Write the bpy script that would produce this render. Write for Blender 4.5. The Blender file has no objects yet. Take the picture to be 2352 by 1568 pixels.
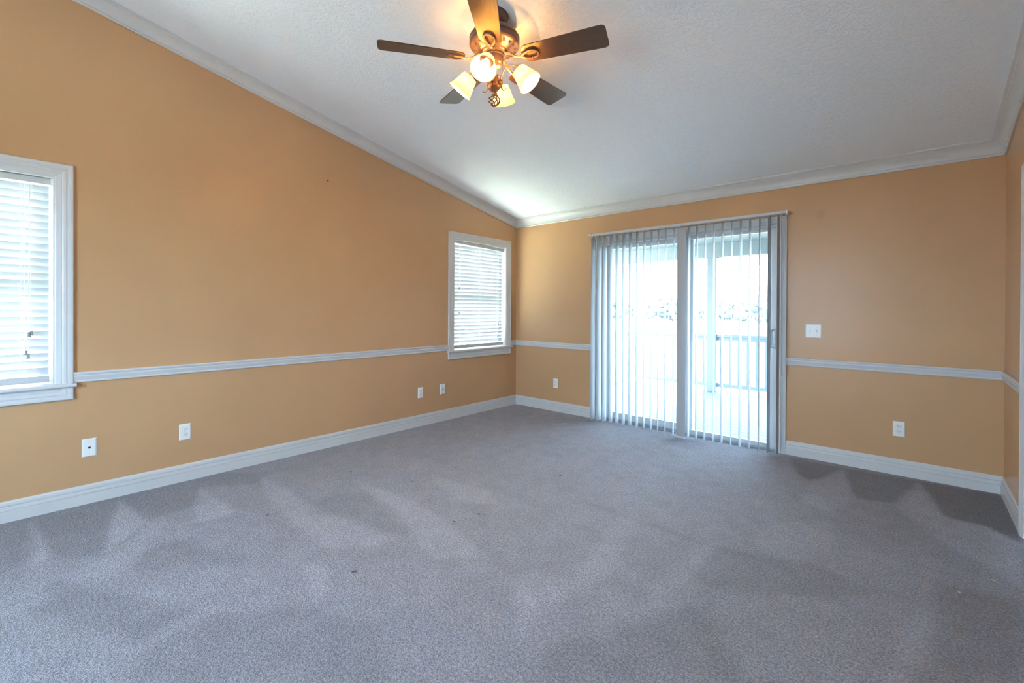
import bpy, bmesh, math, random
from mathutils import Vector, Matrix
random.seed(7)
C = bpy.context.scene.collection
sc = bpy.context.scene

# ------------------------------------------------------------------ camera
ROOM_W, ROOM_REAR, SLOPE, Z0 = 4.49, -6.6, 0.2008, 2.448
def camera():
    cam = bpy.data.cameras.new('camera')
    cam.sensor_width = 36.0
    cam.lens = 1048.483 / 2352 * 36.0
    cam.shift_y = -69.877 / 2352
    cam.clip_start = 0.02
    o = bpy.data.objects.new('camera', cam); C.objects.link(o)
    y, p, r = 0.72356, -0.0041, 0.00422
    f = Vector((-math.sin(y)*math.cos(p), math.cos(y)*math.cos(p), math.sin(p)))
    rt = Vector((math.cos(y), math.sin(y), 0)); up = rt.cross(f)
    rt2 = rt*math.cos(r) + up*math.sin(r); up2 = -rt*math.sin(r) + up*math.cos(r)
    m = Matrix((rt2, up2, -f)).transposed().to_4x4()
    m.translation = Vector((4.0231, -4.6364, 1.2711))
    o.matrix_world = m
    sc.camera = o
camera()

# ------------------------------------------------------------------ world, sun, sky portals, exposure
w = bpy.data.worlds.new('sky'); sc.world = w; w.use_nodes = True
bg = w.node_tree.nodes['Background']
bg.inputs['Color'].default_value = (0.54, 0.77, 1.0, 1)
bg.inputs['Strength'].default_value = 30.0
def sun():
    l = bpy.data.lights.new('sun', 'SUN'); l.energy = 110.0; l.angle = 0.01; l.color = (1.0, 0.93, 0.82)
    o = bpy.data.objects.new('sun', l); C.objects.link(o)
    d = Vector((0.80, -0.22, -0.85))
    o.rotation_euler = d.to_track_quat('-Z', 'Y').to_euler()
sun()
def glint_lamp():
    # added spot lamp outside the far window, imitating reflected sun up between the slats
    l = bpy.data.lights.new('added_glint_spot', 'SPOT'); l.energy = 70.0; l.color = (0.95, 1.0, 0.92); l.shadow_soft_size = 0.012
    l.spot_size = math.radians(17); l.spot_blend = 0.5
    o = bpy.data.objects.new('added_glint_spot', l); C.objects.link(o); o.location = (-1.30, -2.15, -0.38)
    d = Vector((-0.05, -0.36, 1.68)) - o.location
    o.rotation_euler = d.to_track_quat('-Z', 'Y').to_euler()
glint_lamp()
def portal(name, loc, direction, sx, sy):
    l = bpy.data.lights.new(name, 'AREA'); l.shape = 'RECTANGLE'; l.size = sx; l.size_y = sy
    l.cycles.is_portal = True
    o = bpy.data.objects.new(name, l); C.objects.link(o); o.location = loc
    o.rotation_euler = Vector(direction).to_track_quat('-Z', 'Z').to_euler()
portal('sky_portal_door', (2.2, 0.30, 1.03), (0, -1, 0), 1.95, 2.1)
portal('sky_portal_far_window', (-0.17, -0.655, 1.43), (1, 0, 0), 1.0, 1.36)
portal('sky_portal_near_window', (-0.17, -4.85, 1.43), (1, 0, 0), 1.0, 1.36)
portal('sky_portal_rear', (2.2, ROOM_REAR-0.2, 1.5), (0, 1, 0), 1.8, 1.5)
vs = sc.view_settings
sc.display_settings.display_device = 'sRGB'
vs.view_transform = 'Standard'; vs.look = 'None'; vs.gamma = 1.0; vs.use_curve_mapping = False
vs.exposure = 0.36
sc.cycles.max_bounces = 14; sc.cycles.diffuse_bounces = 8; sc.cycles.transparent_max_bounces = 24
sc.cycles.transmission_bounces = 8
sc.cycles.sample_clamp_indirect = 25.0
sc.cycles.use_denoising = True

# ------------------------------------------------------------------ materials
def lin(r, g, b):
    f = lambda c: ((c/255+0.055)/1.055)**2.4 if c > 10 else c/255/12.92
    return (f(r), f(g), f(b), 1)
class NT:
    def __init__(s, name):
        s.m = bpy.data.materials.new(name); s.m.use_nodes = True
        s.t = s.m.node_tree; s.n = s.t.nodes; s.b = s.n['Principled BSDF']; s.out = s.n['Material Output']
    def new(s, kind, **kw):
        n = s.n.new(kind)
        for k, v in kw.items():
            if k in n.inputs.keys(): n.inputs[k].default_value = v
            else: setattr(n, k, v)
        return n
    def link(s, a, b): s.t.links.new(a, b)
    def coord(s, kind='Object'):
        return s.new('ShaderNodeTexCoord').outputs[kind]
    def noise(s, scale, detail=3, vec=None, rough=0.55):
        n = s.new('ShaderNodeTexNoise', Scale=scale, Detail=detail, Roughness=rough)
        if vec is not None: s.link(vec, n.inputs['Vector'])
        return n
    def ramp(s, fac, stops):
        r = s.new('ShaderNodeValToRGB'); e = r.color_ramp.elements
        while len(e) < len(stops): e.new(0.5)
        for el, (p, c) in zip(e, stops):
            el.position = p; el.color = c if len(c) == 4 else (*c, 1)
        s.link(fac, r.inputs['Fac']); return r.outputs['Color']
    def bump(s, h, strength, dist):
        b = s.new('ShaderNodeBump', Strength=strength, Distance=dist)
        s.link(h, b.inputs['Height']); s.link(b.outputs['Normal'], s.b.inputs['Normal']); return b
    def spots(s, pts):
        """0..1 mask that is 1 inside small round spots (stains)."""
        geo = s.new('ShaderNodeNewGeometry'); acc = None
        for (p, r) in pts:
            d = s.new('ShaderNodeVectorMath', operation='DISTANCE'); d.inputs[1].default_value = p
            s.link(geo.outputs['Position'], d.inputs[0])
            mr = s.new('ShaderNodeMapRange'); mr.inputs['From Min'].default_value = r; mr.inputs['From Max'].default_value = r*0.4
            s.link(d.outputs['Value'], mr.inputs['Value'])
            if acc is None: acc = mr.outputs[0]
            else:
                mx = s.new('ShaderNodeMath', operation='MAXIMUM'); s.link(acc, mx.inputs[0]); s.link(mr.outputs[0], mx.inputs[1]); acc = mx.outputs[0]
        return acc
    def mix(s, fac, a, b, mode='MIX'):
        m = s.new('ShaderNodeMix', data_type='RGBA', blend_type=mode)
        for sock, v in ((m.inputs[0], fac), (m.inputs[6], a), (m.inputs[7], b)):
            if hasattr(v, 'is_linked'): s.link(v, sock)
            else: sock.default_value = v
        return m.outputs[2]
def plain(name, col, rough=0.5, metal=0.0, var=0.04, scale=6, bump=0.0, bscale=60):
    t = NT(name); b = t.b
    n = t.noise(scale, 3, t.coord())
    c = Vector(col[:3])
    lo, hi = c*(1-var), c*(1+var)
    t.link(t.ramp(n.outputs['Fac'], [(0.3, tuple(lo)), (0.7, tuple(hi))]), b.inputs['Base Color'])
    b.inputs['Roughness'].default_value = rough; b.inputs['Metallic'].default_value = metal
    if bump:
        nb = t.noise(bscale, 4, t.coord()); t.bump(nb.outputs['Fac'], bump, 0.002)
    return t.m
M = {}
def wall_paint():
    t = NT('orange_wall_paint'); b = t.b
    n = t.noise(1.3, 2, t.coord()); f = t.noise(260, 3, t.coord())
    base = t.ramp(n.outputs['Fac'], [(0.3, WALL_LO), (0.7, WALL_HI)])
    m = t.spots([((0, -2.6274, 2.4349), 0.012)])
    base = t.mix(m, base, (0.16, 0.08, 0.03, 1))
    sm = t.spots([((3.417, 0, 2.087), 0.045), ((3.405, 0, 2.07), 0.03), ((0.36, 0, 2.28), 0.012), ((0, -0.75, 0.35), 0.02)])
    sc_ = t.new('ShaderNodeMath', operation='MULTIPLY'); t.link(sm, sc_.inputs[0]); sc_.inputs[1].default_value = 0.12
    base = t.mix(sc_.outputs[0], base, (0.25, 0.14, 0.07, 1))
    t.link(base, b.inputs['Base Color']); b.inputs['Roughness'].default_value = 0.33
    b.inputs['Specular IOR Level'].default_value = 0.28
    t.bump(f.outputs['Fac'], 0.12, 0.0006)
    return t.m
WALL_LO, WALL_HI = (0.54, 0.325, 0.170, 1), (0.575, 0.348, 0.184, 1)
M['wall'] = wall_paint()
M['wall_neutral'] = plain('pale_rear_wall_paint', (0.62, 0.58, 0.52), 0.6)
def ceiling_mat():
    t = NT('knockdown_ceiling'); b = t.b
    b.inputs['Base Color'].default_value = (0.80, 0.84, 0.895, 1); b.inputs['Roughness'].default_value = 0.75
    co = t.coord()
    d = t.noise(9, 2, co)
    mp = t.new('ShaderNodeVectorMath', operation='MULTIPLY_ADD'); t.link(d.outputs['Color'], mp.inputs[0])
    mp.inputs[1].default_value = (0.06, 0.06, 0.02); t.link(co, mp.inputs[2])
    n = t.noise(48, 4, mp.outputs[0], 0.6)
    r = t.ramp(n.outputs['Fac'], [(0.47, (0, 0, 0)), (0.56, (1, 1, 1))])
    t.bump(r, 0.42, 0.004)
    return t.m
M['ceiling'] = ceiling_mat()
M['trim'] = plain('white_trim_gloss', (0.61, 0.612, 0.62), 0.32, var=0.015)
M['plate'] = plain('white_cover_plate', (0.82, 0.82, 0.81), 0.35, var=0.01)
M['slot'] = plain('dark_slot', (0.03, 0.025, 0.02), 0.6)
M['vinyl'] = plain('white_vinyl_frame', (0.52, 0.54, 0.56), 0.35, var=0.02)
M['track'] = plain('grey_aluminium_track', (0.35, 0.37, 0.40), 0.4, 0.6)
M['chrome'] = plain('satin_chrome', (0.55, 0.55, 0.56), 0.25, 0.9)
M['screw'] = plain('painted_screw', (0.62, 0.62, 0.60), 0.4, 0.2)
def translucent(name, col, tcol, fac, rough=0.45):
    t = NT(name)
    n = t.noise(5, 2, t.coord())
    t.link(t.ramp(n.outputs['Fac'], [(0.3, tuple(Vector(col)*0.98)), (0.7, tuple(col))]), t.b.inputs['Base Color'])
    t.b.inputs['Roughness'].default_value = rough
    tr = t.new('ShaderNodeBsdfTranslucent', Color=(*tcol, 1))
    mx = t.new('ShaderNodeMixShader', Fac=fac)
    t.link(t.b.outputs[0], mx.inputs[1]); t.link(tr.outputs[0], mx.inputs[2]); t.link(mx.outputs[0], t.out.inputs['Surface'])
    return t.m
M['slat'] = translucent('white_blind_slat', (0.44, 0.465, 0.49), (0.5, 0.55, 0.6), 0.006)
M['cord'] = plain('white_cord', (0.85, 0.86, 0.87), 0.6)
M['blind_rail'] = plain('white_blind_rail', (0.52, 0.53, 0.54), 0.4, var=0.02)
M['vane'] = translucent('white_vinyl_vane', (0.40, 0.415, 0.43), (0.60, 0.70, 0.80), 0.008)
def glass():
    t = NT('window_glass')
    tr = t.new('ShaderNodeBsdfTransparent', Color=(0.96, 0.98, 0.98, 1))
    gl = t.new('ShaderNodeBsdfGlossy', Roughness=0.02)
    lw = t.new('ShaderNodeLayerWeight', Blend=0.5)
    pw = t.new('ShaderNodeMath', operation='POWER'); t.link(lw.outputs['Facing'], pw.inputs[0]); pw.inputs[1].default_value = 5.0
    fr = t.new('ShaderNodeMath', operation='MULTIPLY_ADD'); t.link(pw.outputs[0], fr.inputs[0]); fr.inputs[1].default_value = 0.96; fr.inputs[2].default_value = 0.035
    mx = t.new('ShaderNodeMixShader')
    t.link(fr.outputs[0], mx.inputs[0]); t.link(tr.outputs[0], mx.inputs[1]); t.link(gl.outputs[0], mx.inputs[2])
    t.link(mx.outputs[0], t.out.inputs['Surface'])
    return t.m
M['glass'] = glass()
def carpet():
    t = NT('grey_carpet'); b = t.b; co = t.coord()
    at = t.new('ShaderNodeAttribute', attribute_name='pile')
    n1 = t.noise(150, 4, co, 0.7); n2 = t.noise(75, 3, co, 0.65); n4 = t.noise(9, 3, co, 0.6); n3 = t.noise(2.2, 3, co)
    c = t.ramp(n1.outputs['Fac'], [(0.30, CARPET_LO), (0.70, CARPET_HI)])
    c = t.mix(1.0, c, t.ramp(n2.outputs['Fac'], [(0.35, (0.70, 0.69, 0.70)), (0.65, (1.18, 1.18, 1.18))]), 'MULTIPLY')
    c = t.mix(1.0, c, t.ramp(n4.outputs['Fac'], [(0.35, (0.92, 0.91, 0.915)), (0.65, (1.06, 1.06, 1.06))]), 'MULTIPLY')
    c = t.mix(1.0, c, t.ramp(n3.outputs['Fac'], [(0.3, (0.95, 0.94, 0.93)), (0.7, (1.04, 1.04, 1.05))]), 'MULTIPLY')
    c = t.mix(1.0, c, at.outputs['Color'], 'MULTIPLY')
    m = t.spots([((1.9947, -3.4897, 0), .015), ((2.006, -3.484, 0), .009), ((1.996, -1.7754, 0), .014), ((2.0013, -2.6499, 0), .014), ((2.03, -2.63, 0), .009),
                 ((1.9617, -2.8184, 0), .012), ((1.045, -3.5269, 0), .011), ((.7354, -2.8024, 0), .011), ((1.25, -2.6, 0), .009)])
    c = t.mix(m, c, (0.06, 0.05, 0.05, 1))
    cr = t.spots([((4.3079, -1.5121, 0), .010), ((4.18, -1.75, 0), .008)])
    c = t.mix(cr, c, (0.85, 0.85, 0.82, 1))
    t.link(c, b.inputs['Base Color']); b.inputs['Roughness'].default_value = 0.95
    b.inputs['Specular IOR Level'].default_value = 0.15
    b.inputs['Sheen Weight'].default_value = 0.3
    ad = t.new('ShaderNodeMath', operation='MULTIPLY_ADD'); t.link(n1.outputs['Fac'], ad.inputs[0]); ad.inputs[1].default_value = 0.8
    t.link(n2.outputs['Fac'], ad.inputs[2])
    t.bump(ad.outputs[0], 1.0, 0.012)
    return t.m
CARPET_LO, CARPET_HI = (0.22, 0.22, 0.257), (0.54, 0.54, 0.61)
M['carpet'] = carpet()
def wood(name, dark, light, rough=0.35, sx=(3, 45, 30), spec=0.4):
    t = NT(name); co = t.coord('Generated')
    mp = t.new('ShaderNodeMapping'); mp.inputs['Scale'].default_value = sx; t.link(co, mp.inputs['Vector'])
    n = t.noise(1.6, 5, mp.outputs[0], 0.65)
    t.link(t.ramp(n.outputs['Fac'], [(0.35, dark), (0.65, light)]), t.b.inputs['Base Color'])
    t.b.inputs['Roughness'].default_value = rough; t.b.inputs['Specular IOR Level'].default_value = spec
    return t.m
M['blade'] = wood('dark_walnut_blade', (0.055, 0.030, 0.017), (0.10, 0.056, 0.031), 0.32, (2, 16, 2), 0.6)
M['bronze'] = plain('oiled_bronze', (0.14, 0.085, 0.068), 0.36, 0.4, var=0.15, scale=20)
M['shade'] = translucent('frosted_glass_shade', (0.85, 0.80, 0.70), (0.98, 0.86, 0.62), 0.55, 0.3)
def bulb():
    t = NT('lit_bulb'); n = t.noise(3, 1, t.coord())
    t.b.inputs['Base Color'].default_value = (1, 0.9, 0.7, 1)
    t.b.inputs['Emission Color'].default_value = (1.0, 0.52, 0.15, 1)
    t.b.inputs['Emission Strength'].default_value = BULB
    return t.m
BULB = 520.0
M['bulb'] = bulb()
M['deck'] = wood('weathered_deck_board', (0.08, 0.085, 0.09), (0.12, 0.125, 0.13), 0.7, (3, 60, 3))
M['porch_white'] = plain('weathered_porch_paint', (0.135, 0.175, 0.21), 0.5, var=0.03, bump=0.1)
M['lawn'] = plain('dry_lawn', (0.055, 0.062, 0.045), 0.95, var=0.25, scale=2.5, bump=0.4, bscale=40)
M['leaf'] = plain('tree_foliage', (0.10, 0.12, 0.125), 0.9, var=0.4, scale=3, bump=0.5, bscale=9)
M['bark'] = plain('tree_bark', (0.10, 0.08, 0.06), 0.9, var=0.3)
M['brick'] = plain('red_brick', (0.32, 0.16, 0.11), 0.85, var=0.2, scale=9)
M['mortar'] = plain('grey_mortar', (0.45, 0.43, 0.40), 0.9)
M['tassel'] = plain('grey_tassel', (0.22, 0.23, 0.23), 0.5)
M['carrier'] = plain('grey_plastic_carrier', (0.30, 0.30, 0.29), 0.5)

M['bounce_left'] = plain('pale_bounce_ground', (0.56, 0.61, 0.45), 0.9, var=0.08, scale=3)  # reflector ground, added to bounce sunlight up through the left windows

M['bounce_rear'] = plain('grey_bounce_ground', (0.24, 0.23, 0.21), 0.95, var=0.2, scale=30)  # reflector ground, added to bounce light in at the rear window

# ------------------------------------------------------------------ mesh helpers
class MB:
    def __init__(s): s.bm = bmesh.new(); s.mi = 0
    def face(s, vs):
        try: f = s.bm.faces.new(vs)
        except ValueError: return
        f.material_index = s.mi
    def hexa(s, p):   # 8 points: bottom 4 ccw, top 4 ccw
        v = [s.bm.verts.new(q) for q in p]
        for q in ((3, 2, 1, 0), (4, 5, 6, 7), (0, 1, 5, 4), (1, 2, 6, 5), (2, 3, 7, 6), (3, 0, 4, 7)):
            s.face([v[i] for i in q])
    def box(s, x0, x1, y0, y1, z0, z1):
        s.hexa([(x0, y0, z0), (x1, y0, z0), (x1, y1, z0), (x0, y1, z0), (x0, y0, z1), (x1, y0, z1), (x1, y1, z1), (x0, y1, z1)])
    def strip(s, rings, closed=True, caps=True, loop=False):
        R = [[s.bm.verts.new(p) for p in r] for r in rings]
        n = len(R[0]); m = len(R)
        for i in range(m if loop else m-1):
            a, b = R[i], R[(i+1) % m]
            for j in range(n if closed else n-1):
                s.face([a[j], a[(j+1) % n], b[(j+1) % n], b[j]])
        if caps and not loop and closed:
            s.face(R[0][::-1]); s.face(R[-1])
    def lathe(s, prof, seg=32, at=(0, 0, 0), axis=(0, 0, 1), caps=False):
        ax = Vector(axis).normalized(); q = Vector((0, 0, 1)).rotation_difference(ax); at = Vector(at)
        rings = []
        for r, z in prof:
            r = max(r, 1e-4)
            rings.append([at + q @ Vector((r*math.cos(2*math.pi*k/seg), r*math.sin(2*math.pi*k/seg), z)) for k in range(seg)])
        s.strip(rings, caps=caps)
    def tube(s, pts, rad, seg=10, loop=False, flat=None):
        pts = [Vector(p) for p in pts]; n = len(pts); rings = []
        up = Vector((0, 0, 1))
        for i, p in enumerate(pts):
            a = pts[(i-1) % n] if (loop or i > 0) else p
            b = pts[(i+1) % n] if (loop or i < n-1) else p
            t = (b-a).normalized()
            if abs(t.dot(up)) > 0.97: u = Vector((1, 0, 0))
            else: u = up
            x = t.cross(u).normalized(); y = x.cross(t)
            r = rad[i] if isinstance(rad, (list, tuple)) else rad
            rings.append([p + x*r*math.cos(2*math.pi*k/seg) + y*r*(flat or 1)*math.sin(2*math.pi*k/seg) for k in range(seg)])
        s.strip(rings, loop=loop)
    def sphere(s, at, r, seg=14, sz=1.0):
        s.lathe([(r*math.sin(math.pi*k/8), -r*sz*math.cos(math.pi*k/8)) for k in range(9)], seg, at)
    def build(s, name, mats, parent=None, smooth=False, bevel=0, matrix=None):
        bm = s.bm
        bmesh.ops.remove_doubles(bm, verts=bm.verts, dist=1e-6)
        bmesh.ops.recalc_face_normals(bm, faces=bm.faces)
        me = bpy.data.meshes.new(name); bm.to_mesh(me); bm.free()
        for m in (mats if isinstance(mats, (list, tuple)) else [mats]): me.materials.append(m)
        o = bpy.data.objects.new(name, me); C.objects.link(o)
        if parent is not None: o.parent = parent
        if matrix is not None: o.matrix_local = matrix
        if smooth:
            for p in me.polygons: p.use_smooth = True
            me.set_sharp_from_angle(angle=math.radians(40))
        if bevel:
            b = o.modifiers.new('bevel', 'BEVEL'); b.width = bevel; b.segments = 2; b.limit_method = 'ANGLE'
        return o
def tag(o, label, cat=None, group=None, kind=None):
    o['label'] = label
    if cat: o['category'] = cat
    if group: o['group'] = group
    if kind: o['kind'] = kind
    return o
def empty(name, loc, label=None, cat=None, group=None, kind=None, rot=None, parent=None):
    o = bpy.data.objects.new(name, None); C.objects.link(o); o.location = loc; o.empty_display_size = 0.05
    if rot is not None: o.rotation_euler = rot
    if parent is not None: o.parent = parent
    if label: tag(o, label, cat, group, kind)
    return o
def copy_tree(o, parent=None):
    c = o.copy(); C.objects.link(c)
    if parent is not None: c.parent = parent
    for ch in list(o.children): copy_tree(ch, c)
    return c
def cz(y): return Z0 - SLOPE*y          # ceiling height above the floor at y (y is negative into the room)

# ------------------------------------------------------------------ floor
def point_in(poly, x, y):
    c = False; j = len(poly)-1
    for i in range(len(poly)):
        (xi, yi), (xj, yj) = poly[i], poly[j]
        if (yi > y) != (yj > y) and x < (xj-xi)*(y-yi)/(yj-yi)+xi: c = not c
        j = i
    return c
def seg_dist(poly, x, y):
    best = 9
    for i in range(len(poly)):
        (ax, ay), (bx, by) = poly[i-1], poly[i]
        dx, dy = bx-ax, by-ay; L = dx*dx+dy*dy or 1e-9
        t = max(0, min(1, ((x-ax)*dx+(y-ay)*dy)/L))
        best = min(best, math.hypot(x-ax-t*dx, y-ay-t*dy))
    return best
PILE_MARKS = [
    (-0.1, 0.05, [(0.01,-4.62),(0.01,-4.1),(0.02,-3.48),(0.27,-3.25),(0.47,-3.37),(0.23,-3.68),(0.56,-3.75),(0.58,-4.0),(0.48,-4.04),(0.1,-4.09),(0.67,-4.23),(0.91,-4.27),(0.78,-4.44),(0.41,-4.46),(0.1,-4.5),(0.75,-4.54),(0.75,-4.62)]),
    (0.1, 0.03, [(0.11,-4.51),(0.29,-4.47),(0.73,-4.45),(0.79,-4.53),(0.52,-4.49)]),
    (0.12, 0.03, [(0.07,-4.09),(0.53,-4.05),(0.61,-4.05),(0.87,-4.25),(0.55,-4.2)]),
    (0.14, 0.03, [(0.25,-3.68),(0.84,-3.63),(0.88,-3.74),(0.83,-3.84),(0.52,-3.79)]),
    (0.1, 0.04, [(0.25,-3.3),(0.56,-3.29),(0.96,-3.29),(1.58,-3.24),(1.86,-3.16),(1.87,-3.28),(1.7,-3.47),(1.23,-3.48),(0.72,-3.41)]),
    (0.1, 0.04, [(0.96,-2.87),(1.51,-2.8),(1.93,-2.85),(2.39,-2.96),(2.2,-3.16),(2.01,-3.12),(1.55,-2.95),(1.14,-2.93)]),
    (0.08, 0.04, [(1.26,-2.42),(1.79,-2.35),(1.99,-2.46),(1.79,-2.6),(1.42,-2.52)]),
    (-0.07, 0.04, [(1.03,-3.28),(1.14,-2.93),(1.81,-3.07),(1.82,-3.16),(1.4,-3.2),(1.24,-3.35)]),
    (-0.07, 0.05, [(0.98,-3.99),(1.33,-3.86),(1.53,-3.76),(1.52,-3.85),(1.3,-4.02),(1.21,-4.23),(1.02,-4.13)]),
    (-0.09, 0.06, [(1.04,-4.46),(1.13,-4.4),(1.75,-4.09),(1.84,-4.27),(1.52,-4.39),(1.28,-4.53)]),
    (-0.08, 0.06, [(1.88,-4.3),(1.86,-4.03),(2.1,-3.72),(2.44,-3.64),(2.68,-3.75),(2.02,-4.35)]),
    (0.1, 0.04, [(1.75,-3.62),(1.85,-3.55),(2.03,-3.63),(2.09,-3.71),(1.9,-3.68)]),
    (0.06, 0.05, [(0.59,-3.97),(0.7,-3.95),(1.23,-4.23),(1.12,-4.38),(0.99,-4.45),(0.96,-4.25)]),
    (-0.16, 0.04, [(3.21,-0.08),(3.6,-0.11),(3.5,-0.48),(3.44,-0.59),(3.36,-0.54)]),
    (-0.16, 0.03, [(3.6,-0.11),(4.05,-0.07),(3.92,-0.71),(3.74,-0.77),(3.7,-0.65)]),
    (-0.19, 0.03, [(4.05,-0.07),(4.47,-0.04),(4.48,-0.86),(4.46,-0.91),(4.35,-0.76),(4.22,-0.76),(4.16,-0.73),(4.12,-0.43)]),
    (0.1, 0.05, [(3.6,-0.15),(3.7,-0.7),(3.71,-0.9),(3.61,-1.17),(3.47,-1.07),(3.45,-0.65)]),
    (0.1, 0.05, [(4.05,-0.17),(4.12,-0.53),(4.17,-0.76),(4.35,-0.76),(4.47,-0.93),(4.4,-1.52),(4.3,-1.38),(4.13,-1.17),(3.94,-0.79)]),
    (-0.1, 0.08, [(4.12,-1.72),(4.39,-1.64),(4.31,-2.31),(4.04,-2.55),(4.08,-2.11)]),
    (0.07, 0.06, [(4.07,-1.92),(4.09,-2.04),(4.01,-2.57),(3.95,-2.63),(4.01,-2.19)]),
    (0.08, 0.06, [(3.17,-2.03),(3.24,-2.04),(3.21,-2.7),(3.18,-2.96),(3.13,-2.89),(3.17,-2.45)]),
    (-0.08, 0.05, [(3.22,-2.04),(3.49,-2.0),(3.65,-1.91),(3.89,-2.0),(3.74,-2.22),(3.33,-2.48),(3.24,-2.44)]),
    (0.07, 0.05, [(3.42,-1.51),(3.65,-1.31),(3.7,-1.56),(3.62,-1.88),(3.46,-1.97),(3.36,-1.87)]),
    (0.06, 0.06, [(2.66,-2.03),(2.77,-2.05),(2.94,-2.71),(2.83,-3.2),(2.71,-3.1),(2.8,-2.73)]),
    (-0.08, 0.08, [(3.19,-2.88),(3.36,-2.56),(3.6,-2.94),(3.07,-3.42),(3.0,-3.26)]),
    (0.07, 0.05, [(2.6,-2.97),(2.66,-2.88),(2.87,-3.2),(2.92,-3.33),(2.72,-3.14)]),
    (-0.05, 0.03, [(2.32,-2.03),(2.45,-2.03),(3.15,-2.06),(3.51,-2.04),(3.5,-2.07),(3.14,-2.1),(2.45,-2.08)]),
]

def floor():
    s = 0.02
    xs = [min(ROOM_W, i*s) for i in range(int(ROOM_W/s)+2)]; ys = [max(ROOM_REAR, -j*s) for j in range(int(-ROOM_REAR/s)+2)]
    nx, ny = len(xs), len(ys)
    val = [[1.0]*nx for _ in ys]
    for v, fe, poly in PILE_MARKS:
        fe *= 0.7
        x0 = min(p[0] for p in poly)-fe; x1 = max(p[0] for p in poly)+fe; y0 = min(p[1] for p in poly)-fe; y1 = max(p[1] for p in poly)+fe
        for j, y in enumerate(ys):
            if y < y0 or y > y1: continue
            for i, x in enumerate(xs):
                if x < x0 or x > x1: continue
                d = seg_dist(poly, x, y)*(1 if point_in(poly, x, y) else -1)
                k = max(0, min(1, d/fe*0.5+0.5))
                val[j][i] *= 1 + 2.1*v*k*k*(3-2*k)
    verts = [(x, y, 0) for y in ys for x in xs]
    faces = [(j*nx+i, (j+1)*nx+i, (j+1)*nx+i+1, j*nx+i+1) for j in range(ny-1) for i in range(nx-1)]
    me = bpy.data.meshes.new('floor'); me.from_pydata(verts, [], faces)
    a = me.color_attributes.new('pile', 'FLOAT_COLOR', 'POINT')
    buf = []
    for row in val:
        for v in row: buf += [v, v, v, 1]
    a.data.foreach_set('color', buf)
    me.materials.append(M['carpet'])
    o = bpy.data.objects.new('floor', me); C.objects.link(o)
    sl = MB(); sl.box(-0.15, ROOM_W+0.15, ROOM_REAR-0.15, 0.15, -0.12, -0.004)
    sl.build('subfloor', M['mortar'], o)
    tag(o, 'grey cut-pile carpet with vacuum tracks covering the whole floor', 'floor', kind='structure')
floor()

# ------------------------------------------------------------------ walls and ceiling
WT = 0.15
def wall_x(name, xin, xout, y0, y1, holes, mat, label):
    """wall in a plane of constant x with a sloped top, holes = (ya, yb, za, zb)"""
    b = MB(); ys = sorted({y0, y1, *[h[0] for h in holes], *[h[1] for h in holes]})
    a, c = min(xin, xout), max(xin, xout)
    for ya, yb in zip(ys, ys[1:]):
        hs = [h for h in holes if h[0] <= ya+1e-6 and h[1] >= yb-1e-6]
        za = -0.1
        for h in hs:
            if h[2] > 0: b.box(a, c, ya, yb, za, h[2])
            za = h[3]
        t0, t1 = cz(ya)+0.05, cz(yb)+0.05
        b.hexa([(a, ya, za), (c, ya, za), (c, yb, za), (a, yb, za), (a, ya, t0), (c, ya, t0), (c, yb, t1), (a, yb, t1)])
    return tag(b.build(name, mat), label, 'wall', kind='structure')
WIN_Z0, WIN_Z1 = 0.773, 2.081
FAR_Y, NEAR_Y = (-1.107, -0.204), (-5.295, -4.392)
wall_x('wall_left', 0, -WT, ROOM_REAR-WT, 0.0, [(*FAR_Y, WIN_Z0, WIN_Z1), (*NEAR_Y, WIN_Z0, WIN_Z1)], M['wall'], 'orange painted wall with two blind-covered windows, at left')
DR_Y = (-1.64, -0.83)
wall_x('wall_right', ROOM_W, ROOM_W+WT, ROOM_REAR-WT, 0.0, [(*DR_Y, 0, 2.04)], M['wall'], 'narrow strip of orange wall at the far right')
def wall_back():
    b = MB(); X0, X1, ZT = 1.285, 3.112, 2.045
    b.box(-WT, X0, 0, WT, -0.1, Z0+0.05); b.box(X1, ROOM_W+WT, 0, WT, -0.1, Z0+0.05); b.box(X0, X1, 0, WT, ZT, Z0+0.05)
    o = tag(b.build('wall_back', M['wall']), 'orange wall that holds the sliding patio door', 'wall', kind='structure')
    v = MB()
    # outside brick return left of the door: courses with raked joints
    z = -0.05; k = 0
    while z < 2.2:
        off = 0.0 if k % 2 else -0.012
        v.mi = 0; v.box(0.6, 1.318+off, WT+0.002, WT+0.10, z, z+0.057); v.mi = 1
        v.box(0.6, 1.306, WT+0.002, WT+0.095, z+0.057, z+0.067); z += 0.067; k += 1
    v.build('brick_veneer', [M['brick'], M['mortar']], o)
wall_back()
FILL_WINDOW = [(1.4, 3.1, 0.8, 2.2)]  # unseen window added behind the camera as a fill light opening
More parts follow.
